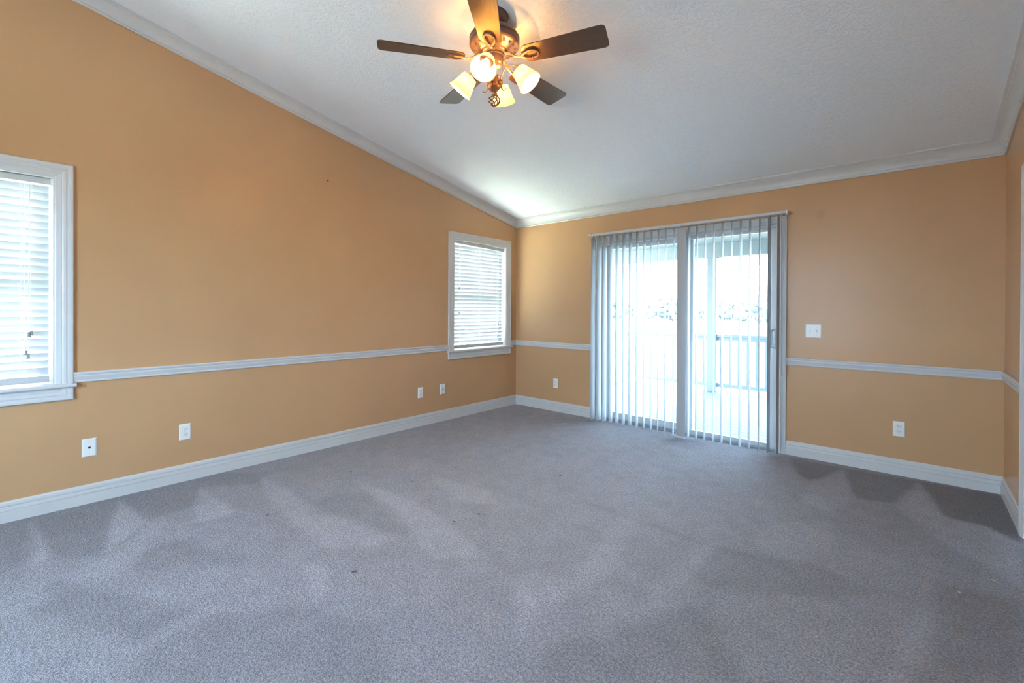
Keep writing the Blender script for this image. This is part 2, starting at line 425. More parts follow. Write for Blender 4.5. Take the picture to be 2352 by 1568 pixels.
def wall_rear():
    b = MB(); ya, yb = ROOM_REAR-WT, ROOM_REAR; zt = cz(ROOM_REAR)+0.05
    xs = [-WT, 1.4, 3.1, ROOM_W+WT]
    for i, (a, c) in enumerate(zip(xs, xs[1:])):
        if i % 2: b.box(a, c, ya, yb, -0.1, 0.8); b.box(a, c, ya, yb, 2.2, zt)
        else: b.box(a, c, ya, yb, -0.1, zt)
    tag(b.build('wall_rear', M['wall_neutral']), 'pale wall with one added fill-light window behind the camera', 'wall', kind='structure')
    for n, (a, c, z0, z1) in enumerate(FILL_WINDOW):
        f = MB()
        for (q0, q1, r0, r1) in ((a, c, z0, z0+.05), (a, c, z1-.05, z1), (a, a+.05, z0+.05, z1-.05), (c-.05, c, z0+.05, z1-.05), ((a+c)/2-.02, (a+c)/2+.02, z0+.05, z1-.05)):
            f.box(q0, q1, ROOM_REAR-0.10, ROOM_REAR-0.05, r0, r1)
        o = tag(f.build('window_%d' % (n+3), M['trim']), 'added unseen window behind the camera, letting in fill light', 'window', kind='structure')
        g = MB(); g.box(a+.05, c-.05, ROOM_REAR-0.078, ROOM_REAR-0.074, z0+.05, z1-.05); g.build('pane', M['glass'], o)
wall_rear()
def ceiling():
    b = MB(); y0, y1 = ROOM_REAR-WT, WT; x0, x1 = -WT, ROOM_W+WT
    b.hexa([(x0, y0, cz(y0)), (x1, y0, cz(y0)), (x1, y1, cz(y1)), (x0, y1, cz(y1)),
            (x0, y0, cz(y0)+.2), (x1, y0, cz(y0)+.2), (x1, y1, cz(y1)+.2), (x0, y1, cz(y1)+.2)])
    tag(b.build('ceiling', M['ceiling']), 'white sloped ceiling with knockdown texture', 'ceiling', kind='structure')
ceiling()

# ------------------------------------------------------------------ mouldings
BASE = [(0, 0), (.016, 0), (.016, .062), (.010, .064), (.009, .0675), (.0145, .069), (.0135, .088), (.006, .0905), (.0055, .0945), (.0115, .096), (.0105, .112), (.005, .1229), (0, .1229)]
RAIL = [(0, 0), (.007, 0), (.012, .004), (.013, .010), (.009, .014), (.011, .018), (.018, .036), (.0185, .040), (.013, .044), (.0125, .048), (.019, .053), (.022, .060), (.020, .066), (.014, .0686), (0, .0686)]
CROWN = [(0, 0), (.010, 0), (.014, .005), (.014, .011), (.009, .014), (.010, .018), (.015, .020), (.017, .024), (.0185, .032), (.023, .046), (.031, .061), (.042, .074), (.054, .084), (.062, .089), (.064, .094), (.072, .097), (.079, .101), (.080, .111), (.02, .099), (0, .094)]
def mould(name, mat, prof, wall, t0, t1, z, m0=0, m1=0, rake=0.0, label='', parent=None, kind='structure', cat='trim'):
    """wall 'L' (x=0), 'R' (x=W): runs along -y by t; 'B' (y=0): runs along +x. m = mitre factors at both ends"""
    b = MB(); rings = []
    for t, m in ((t0, m0), (t1, m1)):
        ring = []
        for d, h in prof:
            tt = t + m*d
            if wall == 'L': ring.append((d, -tt, z + h + rake*(tt-d)))
            elif wall == 'R': ring.append((ROOM_W-d, -tt, z + h + rake*(tt-d)))
            else: ring.append((tt, -d, z + h))
        rings.append(ring)
    b.strip(rings)
    o = b.build(name, mat, parent)
    if parent is None: tag(o, label, cat, kind=kind)
    return o
T = M['trim']; RE = -ROOM_REAR
mould('baseboard_left', T, BASE, 'L', 0, RE, 0, 1, 0, label='white stepped baseboard along the foot of the left wall', cat='baseboard')
bb = mould('baseboard_back', T, BASE, 'B', 0, 1.225, 0, 1, 0, label='white baseboard from the far corner to the patio door', cat='baseboard')
mould('baseboard_back', T, BASE, 'B', 3.172, ROOM_W, 0, 0, -1, label='white baseboard below the outlet, right of the patio door', cat='baseboard')
mould('baseboard_right', T, BASE, 'R', 0, 0.767, 0, 1, 0, label='short white baseboard at the far right, beside door casing', cat='baseboard')
mould('baseboard_right', T, BASE, 'R', 1.705, RE, 0, 0, 0, label='white baseboard on the right wall beyond the doorway', cat='baseboard')
ZR = 0.789
mould('trim_1', T, RAIL, 'L', 1.192, 4.306, ZR, 0, 0, label='white chair rail on left wall between its two windows', cat='chair rail')
mould('trim_2', T, RAIL, 'L', 0, 0.119, ZR, 1, 0, label='tiny piece of white chair rail between far window and corner', cat='chair rail')
mould('trim_3', T, RAIL, 'B', 0, 1.225, ZR, 1, 0, label='white chair rail from the far corner to the vertical blinds', cat='chair rail')
mould('trim_4', T, RAIL, 'B', 3.172, ROOM_W, ZR, 0, -1, label='white chair rail right of the patio door, below light switch', cat='chair rail')
mould('trim_5', T, RAIL, 'R', 0, 0.767, ZR, 1, 0, label='short white chair rail at far right edge, next to door casing', cat='chair rail')
mould('trim_6', T, RAIL, 'R', 1.705, RE, ZR, 0, 0, label='white chair rail on the right wall beyond the doorway', cat='chair rail')
mould('trim_7', T, CROWN, 'L', 0, RE, 2.353, 1, 0, SLOPE, label='white crown moulding climbing the left wall along sloped ceiling', cat='crown moulding')
mould('trim_8', T, CROWN, 'B', 0, ROOM_W, 2.353, 1, -1, label='level white crown moulding above the patio door', cat='crown moulding')
mould('trim_9', T, CROWN, 'R', 0, RE, 2.353, 1, 0, SLOPE, label='white crown moulding rising along the right wall, upper right', cat='crown moulding')

# ------------------------------------------------------------------ windows in the left wall
CASE = [(0, 0), (0, .017), (.004, .020), (.010, .0205), (.020, .0195), (.024, .0165), (.030, .0165), (.034, .0185), (.046, .0165), (.052, .0135), (.057, .0145), (.068, .012), (.078, .010), (.085, .007), (.085, 0)]
def casing_ring(b, y0, y1, z0, z1, prof, put):
    rings = [[put(y0+w_, z0+w_, d), put(y1-w_, z0+w_, d), put(y1-w_, z1-w_, d), put(y0+w_, z1-w_, d)] for w_, d in prof]
    b.strip(rings, closed=True, caps=False)
def window(idx, y0, y1, label):
    root = empty('window_%d' % idx, (0, (y0+y1)/2, WIN_Z0), label, 'window', kind='structure')
    rel = Matrix.Translation(-root.location)
    b = MB(); casing_ring(b, y0-.085, y1+.085, WIN_Z0-.085, WIN_Z1+.085, CASE, lambda y, z, d: (d, y, z))
    b.build('window_casing', T, root, matrix=rel)
    s = MB()
    zs = 0.789
    prof = [(.034, zs-.022), (.039, zs-.016), (.040, zs-.008), (.036, zs-.001), (.030, zs), (0, zs), (0, zs-.022)]
    s.strip([[(x, y0-.098, z) for x, z in prof], [(x, y1+.098, z) for x, z in prof]])
    s.box(-.10, 0.0005, y0+.001, y1-.001, zs-.020, zs)
    s.build('window_sill', T, root, matrix=rel)
    j = MB()
    j.box(-WT, 0.003, y0, y0+.006, zs, WIN_Z1); j.box(-WT, 0.003, y1-.006, y1, zs, WIN_Z1); j.box(-WT, 0.003, y0+.006, y1-.006, WIN_Z1-.006, WIN_Z1)
    j.build('window_jamb', T, root, matrix=rel)
    f = MB(); xa, xb = -.135, -.105
    a, c, z0, z1 = y0+.006, y1-.006, zs, WIN_Z1-.006; zm = (z0+z1)/2
    for (q0, q1, r0, r1) in ((a, c, z0, z0+.05), (a, c, z1-.045, z1), (a, a+.04, z0+.05, z1-.045), (c-.04, c, z0+.05, z1-.045), (a+.04, c-.04, zm-.025, zm+.025)):
        f.box(xa, xb, q0, q1, r0, r1)
    sash = f.build('window_sash', M['vinyl'], root, matrix=rel)
    g = MB(); g.box(-.122, -.118, a+.04, c-.04, z0+.05, z1-.045)
    g.build('pane', M['glass'], sash)
window(1, *NEAR_Y, 'white cased window cut off by the left edge of the photo')
window(2, *FAR_Y, 'smaller looking white cased window beside the far corner')

# ------------------------------------------------------------------ horizontal blinds
def blind(y0, y1, label, tilt_head, tassels, cords, name='horizontal_blind'):
    a, c = y0+.018, y1-.022
    root = empty(name, (-.055, (a+c)/2, 2.045), label, 'blind', 'horizontal window blinds on the left wall')
    rel = Matrix.Translation(-root.location)
    h = MB(); yc = (a+c)/2
    L = (c-a)/2 + .012
    pf = [(-.028, -.020), (.024, -.020), (.027, -.016), (.027, .016), (.024, .020), (-.028, .020)]
    ca, sa = math.cos(tilt_head), math.sin(tilt_head)
    h.strip([[(x, yy*ca - z*sa, yy*sa + z*ca) for x, z in pf] for yy in (-L, L)])
    h.build('headrail', M['blind_rail'], root, matrix=Matrix.Translation((0, 0, 0.008)))
    k = MB()
    for yy in (-L-.001, L+.001):
        k = MB(); k.box(-.03, .03, yy-.006, yy+.006, -.026, .026)
        k.build('end_bracket', M['plate'], root, matrix=Matrix.Translation((0, 0, 0.006)))
    s = MB(); z = 2.003; t = math.radians(65); n = 0
    while z > 0.862:
        rings = []
        zz = z
        for yy in (a, c):
            top, bot = [], []
            for i in range(7):
                u = -.025 + .05*i/6; bow = .0022*(1-(u/.025)**2)
                for lst, th in ((top, .0012), (bot, -.0012)):
                    q = bow+th
                    # inner edge (+x) up
                    lst.append((-.055 + u*math.cos(t) - q*math.sin(t), yy, zz + u*math.sin(t) + q*math.cos(t)))
            rings.append(top + bot[::-1])
        s.strip(rings); z -= .0452; n += 1
    s.build('slats', M['slat'], root, matrix=rel, smooth=True)
    r = MB(); zb = 0.828
    pr = [(-.080, zb-.018), (-.030, zb-.024), (-.028, zb-.018), (-.028, zb+.014), (-.034, zb+.016), (-.080, zb+.008)]
    r.strip([[(x, yy, q) for x, q in pr] for yy in (a, c)])
    r.build('bottom_rail', M['blind_rail'], root, matrix=rel, bevel=.002)
    for f in (0.13, 0.5, 0.87):
        q = MB(); yy = a+(c-a)*f
        q.tube([(-.031, yy-.008, 2.02), (-.031, yy-.008, zb)], .0012, 6); q.tube([(-.031, yy+.008, 2.02), (-.031, yy+.008, zb)], .0012, 6)
        q.tube([(-.079, yy-.008, 2.02), (-.079, yy-.008, zb)], .0012, 6)
        q.build('ladder_cord', M['cord'], root, matrix=rel)
    for (cy, pts) in cords:
        q = MB(); q.tube([(-.024, cy, 2.03)] + [(-.018, y, z+.012) for y, z in pts], .0009, 6)
        cd = q.build('pull_cord', M['cord'], root, matrix=rel)
    for (y, z) in tassels:
        q = MB(); q.lathe([(.0015, .013), (.005, .012), (.0062, .004), (.0055, -.002), (.0085, -.012), (.0085, -.014), (.001, -.014)], 12, (-.018, y, z))
        q.build('tassel', M['tassel'], root, matrix=rel, smooth=True)
    return root
blind(*NEAR_Y, 'white horizontal slat blind in the window at left photo edge', 0.0,
      [(-4.500, 1.105), (-4.489, 1.1125), (-4.512, .9948), (-4.504, .9731)],
      [(-4.497, [(-4.500, 1.6), (-4.500, 1.105)]), (-4.495, [(-4.497, 1.6), (-4.489, 1.1125)]), (-4.499, [(-4.503, 1.4), (-4.512, .9948)]), (-4.499, [(-4.500, 1.4), (-4.504, .9731)])])
blind(*FAR_Y, 'white horizontal slat blind with crooked headrail in far corner window', -0.030,
      [(-1.005, 1.519), (-1.003, 1.2265), (-.325, 1.0835), (-.340, .9208)],
      [(-1.003, [(-1.005, 1.519)]), (-1.002, [(-1.003, 1.2265)]), (-.322, [(-.325, 1.0835)]), (-.325, [(-.333, 1.4), (-.340, .9208)])])

# ------------------------------------------------------------------ patio door
def ring_u(b, x0, x1, zt, prof, put):
    rings = []
    for w_, d in prof:
        rings.append([put(x0+w_, 0.0, d), put(x0+w_, zt-w_, d), put(x1-w_, zt-w_, d), put(x1-w_, 0.0, d)])
    b.strip(rings, closed=False)
    n = len(prof)
CASE_D = [(0, 0), (0, .016), (.004, .019), (.010, .019), (.014, .016), (.020, .0165), (.024, .018), (.032, .016), (.038, .013), (.044, .0135), (.054, .010), (.062, .007), (.062, 0)]
def panel(parent, name, x0, x1, z0, z1, yc, st, top, bot, mat):
    b = MB(); y0, y1 = yc-.018, yc+.018
    b.box(x0, x0+st, y0, y1, z0, z1); b.box(x1-st, x1, y0, y1, z0, z1)
    b.box(x0+st, x1-st, y0, y1, z0, z0+bot); b.box(x0+st, x1-st, y0, y1, z1-top, z1)
    o = b.build(name, mat, parent, bevel=.003)
    g = MB(); g.box(x0+st-.004, x1-st+.004, yc-.003, yc+.003, z0+bot-.004, z1-top+.004)
    g.build('pane', M['glass'], o)
    return o
def patio_door():
    root = tag(bpy.data.objects.new('door_1', None), 'white sliding glass patio door behind the vertical blinds', 'door', kind='structure'); C.objects.link(root)
    b = MB(); ring_u(b, 1.225, 3.172, 2.107, CASE_D, lambda x, z, d: (x, -d, z)); b.build('door_casing', T, root)
    f = MB(); X0, X1 = 1.287, 3.110
    f.box(X0, X0+.03, .001, WT, 0, 2.043); f.box(X1-.022, X1, .001, WT, 0, 2.043); f.box(X0+.03, X1-.022, .001, WT, 2.018, 2.043)
    f.build('door_frame', M['vinyl'], root)
    t = MB(); t.box(X0+.03, X1-.022, .005, WT, 0.0, .010)
    for y in (.02, .045, .082, .118): t.box(X0+.03, X1-.022, y-.002, y+.002, .010, .018)
    t.build('sill_track', M['track'], root)
    panel(root, 'fixed_panel', X0+.03, 2.32, .012, 2.018, .105, .045, .05, .078, M['vinyl'])
    sp = panel(root, 'sliding_panel', 2.235, X1-.022, .012, 2.018, .060, .052, .03, .042, M['vinyl'])
    h = MB()
    h.tube([(3.062, .042, 1.09), (3.055, .022, 1.094), (3.046, .006, 1.085), (3.044, .002, 1.06), (3.044, .002, .965), (3.046, .006, .94), (3.055, .022, .931), (3.062, .042, .935)], .009, 10)
    h.box(3.052, 3.074, .034, .042, .918, 1.108)
    hd = h.build('door_handle', M['vinyl'], sp, smooth=True)
    k = MB(); k.box(3.056, 3.070, .030, .0345, 1.00, 1.085); k.lathe([(.006, 0), (.006, .006), (.001, .007)], 12, (3.063, .034, .965), (0, -1, 0)); k.build('latch', M['track'], sp)
    lk = MB(); lk.box(2.238, 2.246, .030, .042, 1.00, 1.12); lk.build('interlock', M['track'], sp)
patio_door()

# ------------------------------------------------------------------ vertical blinds
VANES = [(1.25, 2.7), (1.327, 7.3), (1.399, 4.0), (1.48, -.5), (1.557, -1.7), (1.636, -3.6), (1.714, -3.1), (1.794, -6.9), (1.873, -8.4), (1.951, -10.5), (2.027, -13.7), (2.104, -13.0), (2.192, -13.9),
         (2.277, 91.0), (2.342, -5.6), (2.42, -7.9), (2.499, -8.4), (2.578, -7.7), (2.657, -3.6), (2.738, -8.9), (2.816, -1.2), (2.894, -1.6), (2.972, -4.5), (3.051, 5.3), (3.122, 2.7)]
def vertical_blind():
    root = empty('vertical_blind', (2.199, -.0925, 2.107), 'white vertical vane blind hanging over the sliding patio door', 'blind')
    rel = Matrix.Translation(-root.location)
    h = MB(); pf = [(-.115, 2.110), (-.1165, 2.113), (-.1165, 2.130), (-.113, 2.135), (-.072, 2.135), (-.070, 2.130), (-.070, 2.108), (-.080, 2.108), (-.080, 2.122), (-.105, 2.122), (-.105, 2.108)]
    h.strip([[(x, y, z) for y, z in pf] for x in (1.207, 3.191)])
    h.build('headrail', M['blind_rail'], root, matrix=rel)
    for x in (1.206, 3.183):
        e = MB(); e.box(x, x+.009, -.119, -.068, 2.106, 2.137); e.build('end_cap', M['plate'], root, matrix=rel, bevel=.001)
    for x in (1.235, 2.225, 3.165):
        e = MB(); e.box(x-.012, x+.012, -.118, -.0005, 2.1355, 2.1375); e.box(x-.012, x+.012, -.003, 0, 2.10, 2.137)
        e.build('mounting_bracket', M['chrome'], root, matrix=rel)
    p = MB(); zb, zt = .013, 2.088
    N = 8; ring = []
    for s_ in (1, -1):
        for i in range(N+1):
            u = (-.0445 + .089*i/N)*s_; ring.append((.0045*(1-(u/.0445)**2) + s_*.0005, u))
    levels = [zb, zb+.3, .8, 1.4, 1.9, zt-.012, zt]
    p.strip([[(x, y*(0.80 if z == zt else 1), z-2.107) for x, y in ring] for z in levels])
    proto = p.build('vane', M['vane'], root, smooth=True)
    c = MB(); c.box(-.004, .004, -.010, .010, -.022, -.006); c.box(-.003, .003, -.004, .004, -.006, .010)
    c.build('carrier_clip', M['carrier'], proto)
    for i, (x, ang) in enumerate(VANES):
        o = proto if i == 0 else copy_tree(proto, root)
        o.location = (x-2.199, -.022 if abs(ang) > 60 else 0, 0)
        o.rotation_euler = (0, 0, -math.radians(ang))
    wnd = MB(); wnd.tube([(3.150, -.128, 2.095), (3.152, -.1285, 1.9), (3.155, -.13, 1.303)], .0045, 8)
    wnd.tube([(3.155, -.13, 1.303), (3.158, -.13, .70)], .0065, 8)
    wnd.tube([(3.150, -.120, 2.118), (3.150, -.128, 2.095)], .003, 6)
    wnd.build('tilt_wand', M['vane'], root, matrix=rel, smooth=True)
    ch = MB()
    for k in range(70):
        ch.sphere((1.292, -.135, 2.09-.0225*k), .0028, 6)
    ch.build('bead_chain', M['plate'], root, matrix=rel)
vertical_blind()

# ------------------------------------------------------------------ doorway at the right edge
def side_door():
    root = tag(bpy.data.objects.new('door_2', None), 'white cased doorway at the extreme right edge of the photo', 'door', kind='structure'); C.objects.link(root)
    b = MB(); ring_u(b, DR_Y[0]-.063, DR_Y[1]+.063, 2.103, CASE_D, lambda y, z, d: (ROOM_W-d, y, z)); b.build('door_casing', T, root)
    s = MB(); s.box(ROOM_W+.03, ROOM_W+.07, DR_Y[0]+.004, DR_Y[1]-.004, .012, 2.036)
    for (a, c) in ((.10, .37), (.44, .71)):
        for (z0, z1) in ((.2, .85), (1.0, 1.85)):
            s.box(ROOM_W+.022, ROOM_W+.03, DR_Y[0]+a, DR_Y[0]+c, z0, z1)
    s.build('door_slab', T, root, bevel=.004)
    k = MB(); k.lathe([(.026, 0), (.026, .006), (.010, .010), (.010, .03), (.026, .042), (.026, .056), (.012, .064), (.001, .065)], 20, (ROOM_W+.03, DR_Y[0]+.07, .95), (-1, 0, 0)); k.build('door_knob', M['chrome'], root, smooth=True)
side_door()

# ------------------------------------------------------------------ cover plates (local frame: x right, z up, -y out of the wall)
def plate(root, wd, ht):
    b = MB(); e = .006
    a = [(-wd/2, 0, -ht/2), (wd/2, 0, -ht/2), (wd/2, 0, ht/2), (-wd/2, 0, ht/2)]
    rings = [a, [(x, -.003, z) for x, _, z in a], [(x*(1-2*e/wd), -.0062, z*(1-2*e/ht)) for x, _, z in a]]
    b.strip(rings, caps=True); return b.build('cover_plate', M['plate'], root)
def screw(root, x, z, y=-.0062):
    b = MB(); b.lathe([(.0035, 0), (.0033, .0010), (.001, .0016)], 12, (x, y, z), (0, -1, 0)); o = b.build('screw', M['screw'], root)
def outlet(loc, rz, label, skew=0.0):
    root = empty('wall_outlet', loc, label, 'outlet', 'white duplex outlets', rot=(0, skew, rz))
    plate(root, .071, .1165)
    for s_ in (1, -1):
        b = MB(); zc = s_*.0195
        ring = []
        for k in range(28):
            t = 2*math.pi*k/28; x = .0172*math.cos(t); z = max(-.0142, min(.0142, .0172*math.sin(t))); ring.append((x, z))
        b.strip([[(x, y, zc+z) for x, z in ring] for y in (-.006, -.0082)] + [[(x*.95, -.0088, zc+z*.95) for x, z in ring]])
        b.mi = 1
        b.box(-.0076, -.0053, -.0092, -.0087, zc-.001, zc+.0075); b.box(.0055, .0076, -.0092, -.0087, zc-.001, zc+.0065)
        b.lathe([(.003, 0), (.003, .0006), (.0005, .0006)], 12, (0, -.0087, zc-.0075), (0, -1, 0))
        b.mi = 2
        b.strip([[(x*1.09, y, zc+z*1.09) for x, z in ring] for y in (-.0061, -.0066)])
        b.build('receptacle', [M['plate'], M['slot'], M['screw']], root)
    screw(root, 0, 0)
    return root
LEFT, BACK = math.pi/2, 0.0
# a plate on the left wall faces +x: local -y -> +x, local x -> +y
outlet((0, -3.713, .3596), LEFT, 'white duplex outlet on left wall, right of the nearer phone jack', 0.0)
outlet((0, -1.578, .360), LEFT, 'white duplex outlet on left wall beside the cable jack near far corner', 0.0)
outlet((.660, 0, .348), BACK, 'white duplex outlet between the far corner and the vertical blinds', 0.0)
outlet((3.933, 0, .3556), BACK, 'white duplex outlet on the orange wall right of the patio door', 0.0)
def jack(loc, label, name, cat, kind):
    root = empty(name, loc, label, cat, rot=(0, 0, LEFT)); plate(root, .071, .1165)
    for z in (.042, -.042): screw(root, 0, z)
    b = MB()
    if kind == 'phone':
        b.mi = 0; b.box(-.0095, .0095, -.0070, -.006, -.010, .0105)
        b.mi = 1; b.box(-.0065, .0065, -.0076, -.0070, -.001, .006)
        b.strip([[(-.0065, y, -.001), (.0065, y, -.001), (.0025, y, -.0065), (-.0025, y, -.0065)] for y in (-.0070, -.0076)])
        b.build('phone_socket', [M['plate'], M['slot']], root)
    else:
        b.lathe([(.0065, 0), (.0065, .003), (.0048, .003), (.0048, .010), (.001, .010)], 6, (0, -.006, 0), (0, -1, 0))
        b.build('coaxial_connector', M['slot'], root)
jack((0, -4.232, .3605), 'white phone jack plate on left wall, right below near window', 'phone_jack', 'wall jack', 'phone')
jack((0, -1.270, .3607), 'white cable jack plate with tiny connector below the far window', 'cable_jack', 'wall jack', 'coax')
def switch():
    root = empty('light_switch', (3.370, 0, 1.0955), 'white double light switch on orange wall beside the patio door', 'light switch')
    plate(root, .1155, .1165)
    for x in (-.023, .023):
        b = MB(); b.mi = 1; b.box(x-.0055, x+.0055, -.0066, -.006, -.012, .012); b.mi = 0
        up = x < 0
        z = .006 if up else -.006
        b.hexa([(x-.0045, -.006, -.009), (x+.0045, -.006, -.009), (x+.0045, -.006, .009), (x-.0045, -.006, .009),
                (x-.004, -.016, z-.004), (x+.004, -.016, z-.004), (x+.004, -.016, z+.004), (x-.004, -.016, z+.004)])
        b.build('toggle', [M['plate'], M['screw']], root)
        for zz in (.030, -.030): screw(root, x, zz)
switch()

# ------------------------------------------------------------------ ceiling fan
FX, FY, FZ = 2.164, -2.6971, 2.7289
def fan():
    root = empty('ceiling_fan', (FX, FY, cz(FY)), 'dark bronze five-blade ceiling fan with four lit frosted shades', 'ceiling fan')
    o = -cz(FY)      # local z = world z + o
    top = 0.0
    B = M['bronze']
    b = MB()   # canopy leans with the sloped ceiling
    nrm = Vector((0, -SLOPE, -1)).normalized()
    b.lathe([(.083, 0), (.084, .006), (.082, .010), (.080, .012), (.080, .030), (.077, .042), (.066, .056), (.048, .066), (.030, .072), (.024, .078), (.001, .078)], 36, (0, 0, .001), nrm)
    b.build('canopy', B, root, smooth=True)
    b = MB(); b.lathe([(.0135, -.03), (.0135, 2.91+o)], 16); b.lathe([(.03, 2.925+o), (.032, 2.92+o), (.032, 2.905+o), (.028, 2.90+o)], 20, caps=True); b.build('downrod', B, root, smooth=True)
    b = MB()
    b.lathe([(.028, 2.915+o), (.05, 2.912+o), (.085, 2.905+o), (.115, 2.893+o), (.134, 2.877+o), (.143, 2.862+o), (.147, 2.857+o), (.147, 2.850+o), (.144, 2.847+o), (.1465, 2.842+o), (.1465, 2.815+o), (.143, 2.808+o), (.133, 2.800+o), (.125, 2.797+o), (.112, 2.785+o), (.096, 2.778+o), (.090, 2.772+o), (.080, 2.771+o), (.076, 2.765+o), (.068, 2.762+o), (.001, 2.762+o)], 48)
    mh = b.build('motor_housing', B, root, smooth=True)
    v = MB()
    for k in range(20):   # vent openings in the lower bowl
        a = 2*math.pi*k/20; r1, r2 = .116, .131; da = .075
        zf = lambda r: 2.797+o - (.125-r)*0.92 - .0015
        v.strip([[(r1*math.cos(a-da), r1*math.sin(a-da), zf(r1)), (r1*math.cos(a+da), r1*math.sin(a+da), zf(r1)), (.129*math.cos(a+da*.3), .129*math.sin(a+da*.3), zf(.1215)-.002), (.129*math.cos(a-da*.3), .129*math.sin(a-da*.3), zf(.1215)-.002)],
                 [(r1*math.cos(a-da), r1*math.sin(a-da), zf(r1)-.001), (r1*math.cos(a+da), r1*math.sin(a+da), zf(r1)-.001), (.129*math.cos(a+da*.3), .129*math.sin(a+da*.3), zf(.1215)-.003), (.129*math.cos(a-da*.3), .129*math.sin(a-da*.3), zf(.1215)-.003)]])
    v.build('vent_slots', M['slot'], mh)
    # switch housing and light kit column
    b = MB(); b.lathe([(.060, 2.764+o), (.060, 2.752+o), (.052, 2.748+o), (.052, 2.715+o), (.050, 2.706+o), (.040, 2.697+o), (.022, 2.692+o), (.001, 2.691+o)], 32); b.build('switch_housing', B, root, smooth=True)
    b = MB(); b.lathe([(.008, 2.70+o), (.008, 2.650+o), (.016, 2.642+o), (.020, 2.630+o), (.030, 2.618+o), (.032, 2.585+o), (.036, 2.578+o), (.036, 2.570+o), (.030, 2.562+o), (.022, 2.553+o), (.012, 2.545+o), (.009, 2.535+o), (.013, 2.530+o), (.013, 2.525+o), (.006, 2.520+o), (.001, 2.519+o)], 28); hub = b.build('light_hub', B, root, smooth=True)
    # twisted wire finial
    f = MB(); zc, h, rm = 2.495+o, .034, .032
    for k in range(6):
        pts = []
        for i in range(15):
            t = i/14; a = 2*math.pi*k/6 + t*math.pi*0.9; r = rm*math.sin(math.pi*t)**0.8 + .002
            pts.append((r*math.cos(a), r*math.sin(a), zc + h*(1-2*t)))
        f.tube(pts, .0032, 6)
    f.sphere((0, 0, zc-h), .006, 10); f.build('cage_finial', B, root, smooth=True)
    # blades
    bl = MB(); outline = []
    L0, L1, w0, w1, rc = .175, .66, .062, .079, .026
    def arc(cx, cy, r, a0, a1): return [(cx+r*math.cos(a0+(a1-a0)*i/6), cy+r*math.sin(a0+(a1-a0)*i/6)) for i in range(7)]
    outline += arc(L1-rc, -w1+rc, rc, -math.pi/2, 0) + arc(L1-rc, w1-rc, rc, 0, math.pi/2)
    outline += arc(L0+.045, w0-.045+.002, .045, math.pi/2, math.pi) + arc(L0+.045, -w0+.045-.002, .045, math.pi, 1.5*math.pi)
    pit = math.radians(12)
    def tw(x, y, z): return (x, y*math.cos(pit)+z*math.sin(pit), -y*math.sin(pit)+z*math.cos(pit))
    bl.strip([[tw(x, y, z) for x, y in outline] for z in (-.003, .003)])
    proto = bl.build('blade', M['blade'], root, bevel=.0012)
    br = MB()
    br.tube([(.070, 0, .030), (.10, .0, .022), (.125, 0, .002), (.150, 0, -.010), (.172, 0, -.014)], [.013, .012, .010, .009, .009], 8, flat=.6)
    loop = []
    for i in range(24):
        t = 2*math.pi*i/24; x = .222 + .052*math.cos(t); wdt = .034*(0.35+0.65*(x-.170)/.104)
        loop.append(tw(x, wdt*math.sin(t)*1.15, -.011))
    br.tube(loop, .0068, 8, loop=True, flat=.8)
    for (x, y) in ((.262, .0), (.235, .022), (.235, -.022)): br.sphere(tw(x, y, -.013), .006, 8, .5)
    br.build('blade_iron', B, proto, smooth=True)
    for k in range(5):
        ob = proto if k == 0 else copy_tree(proto, root)
        ob.location = (0, 0, FZ+o); ob.rotation_euler = (0, 0, math.radians(19.2255+72*k))
    # arms with shades (built along local +x, turned about z)
    arm = MB()
    arm.tube([(.030, 0, 2.600+o), (.040, 0, 2.625+o), (.050, 0, 2.652+o), (.066, 0, 2.676+o), (.088, 0, 2.688+o), (.110, 0, 2.687+o), (.128, 0, 2.678+o), (.140, 0, 2.664+o)], .0045, 8)
    arm.tube([(.030, 0, 2.600+o), (.040, 0, 2.575+o), (.046, 0, 2.558+o), (.055, 0, 2.548+o), (.066, 0, 2.550+o), (.071, 0, 2.560+o)], [.0045, .0045, .004, .0035, .003, .002], 8)
    arm.lathe([(.009, -.012), (.012, -.008), (.012, .008), (.009, .012)], 14, (.037, 0, 2.598+o), caps=True)
    ax = Vector((.063, 0, -.076)).normalized()
    arm.lathe([(.006, -.012), (.013, -.010), (.0145, -.004), (.0145, .024), (.012, .026), (.001, .026)], 20, (.141, 0, 2.661+o), ax)
    pa = arm.build('lamp_arm', B, root, smooth=True)
    sh = MB(); t0 = Vector((.150, 0, 2.650+o))
    outer = [(.0415, .0005), (.0435, .000), (.045, .003), (.049, .020), (.056, .050), (.064, .080), (.072, .100), (.0735, .102)]
    inner = [(.070, .102), (.061, .080), (.053, .050), (.046, .020), (.042, .004), (.0415, .0005)]
    sh.lathe(outer + inner, 36, t0, ax)
    ps = sh.build('lamp_shade', M['shade'], root, smooth=True)
    sd = MB(); q = Vector((0, 0, 1)).rotation_difference(ax)
    for k in range(3):
        a = 2*math.pi*k/3+.4; sd.tube([t0 + ax*.012 + q @ Vector((r*math.cos(a), r*math.sin(a), 0)) for r in (.016, .047)], .0014, 6)
    sd.tube([t0 + ax*.012 + q @ Vector((.0165*math.cos(k*.4488), .0165*math.sin(k*.4488), 0)) for k in range(14)], .002, 6, loop=True)
    sd.build('shade_spider', B, ps)
    bu = MB(); bu.lathe([(.011, .0), (.012, .018), (.015, .028), (.022, .042), (.025, .054), (.022, .066), (.014, .074), (.001, .077)], 20, t0, ax)
    bu.build('bulb', M['bulb'], ps, smooth=True)
    for k in range(4):
        a = -1.09 + k*math.pi/2
        for pr in (pa, ps):
            ob = pr if k == 0 else copy_tree(pr, root)
            ob.rotation_euler = (0, 0, a)
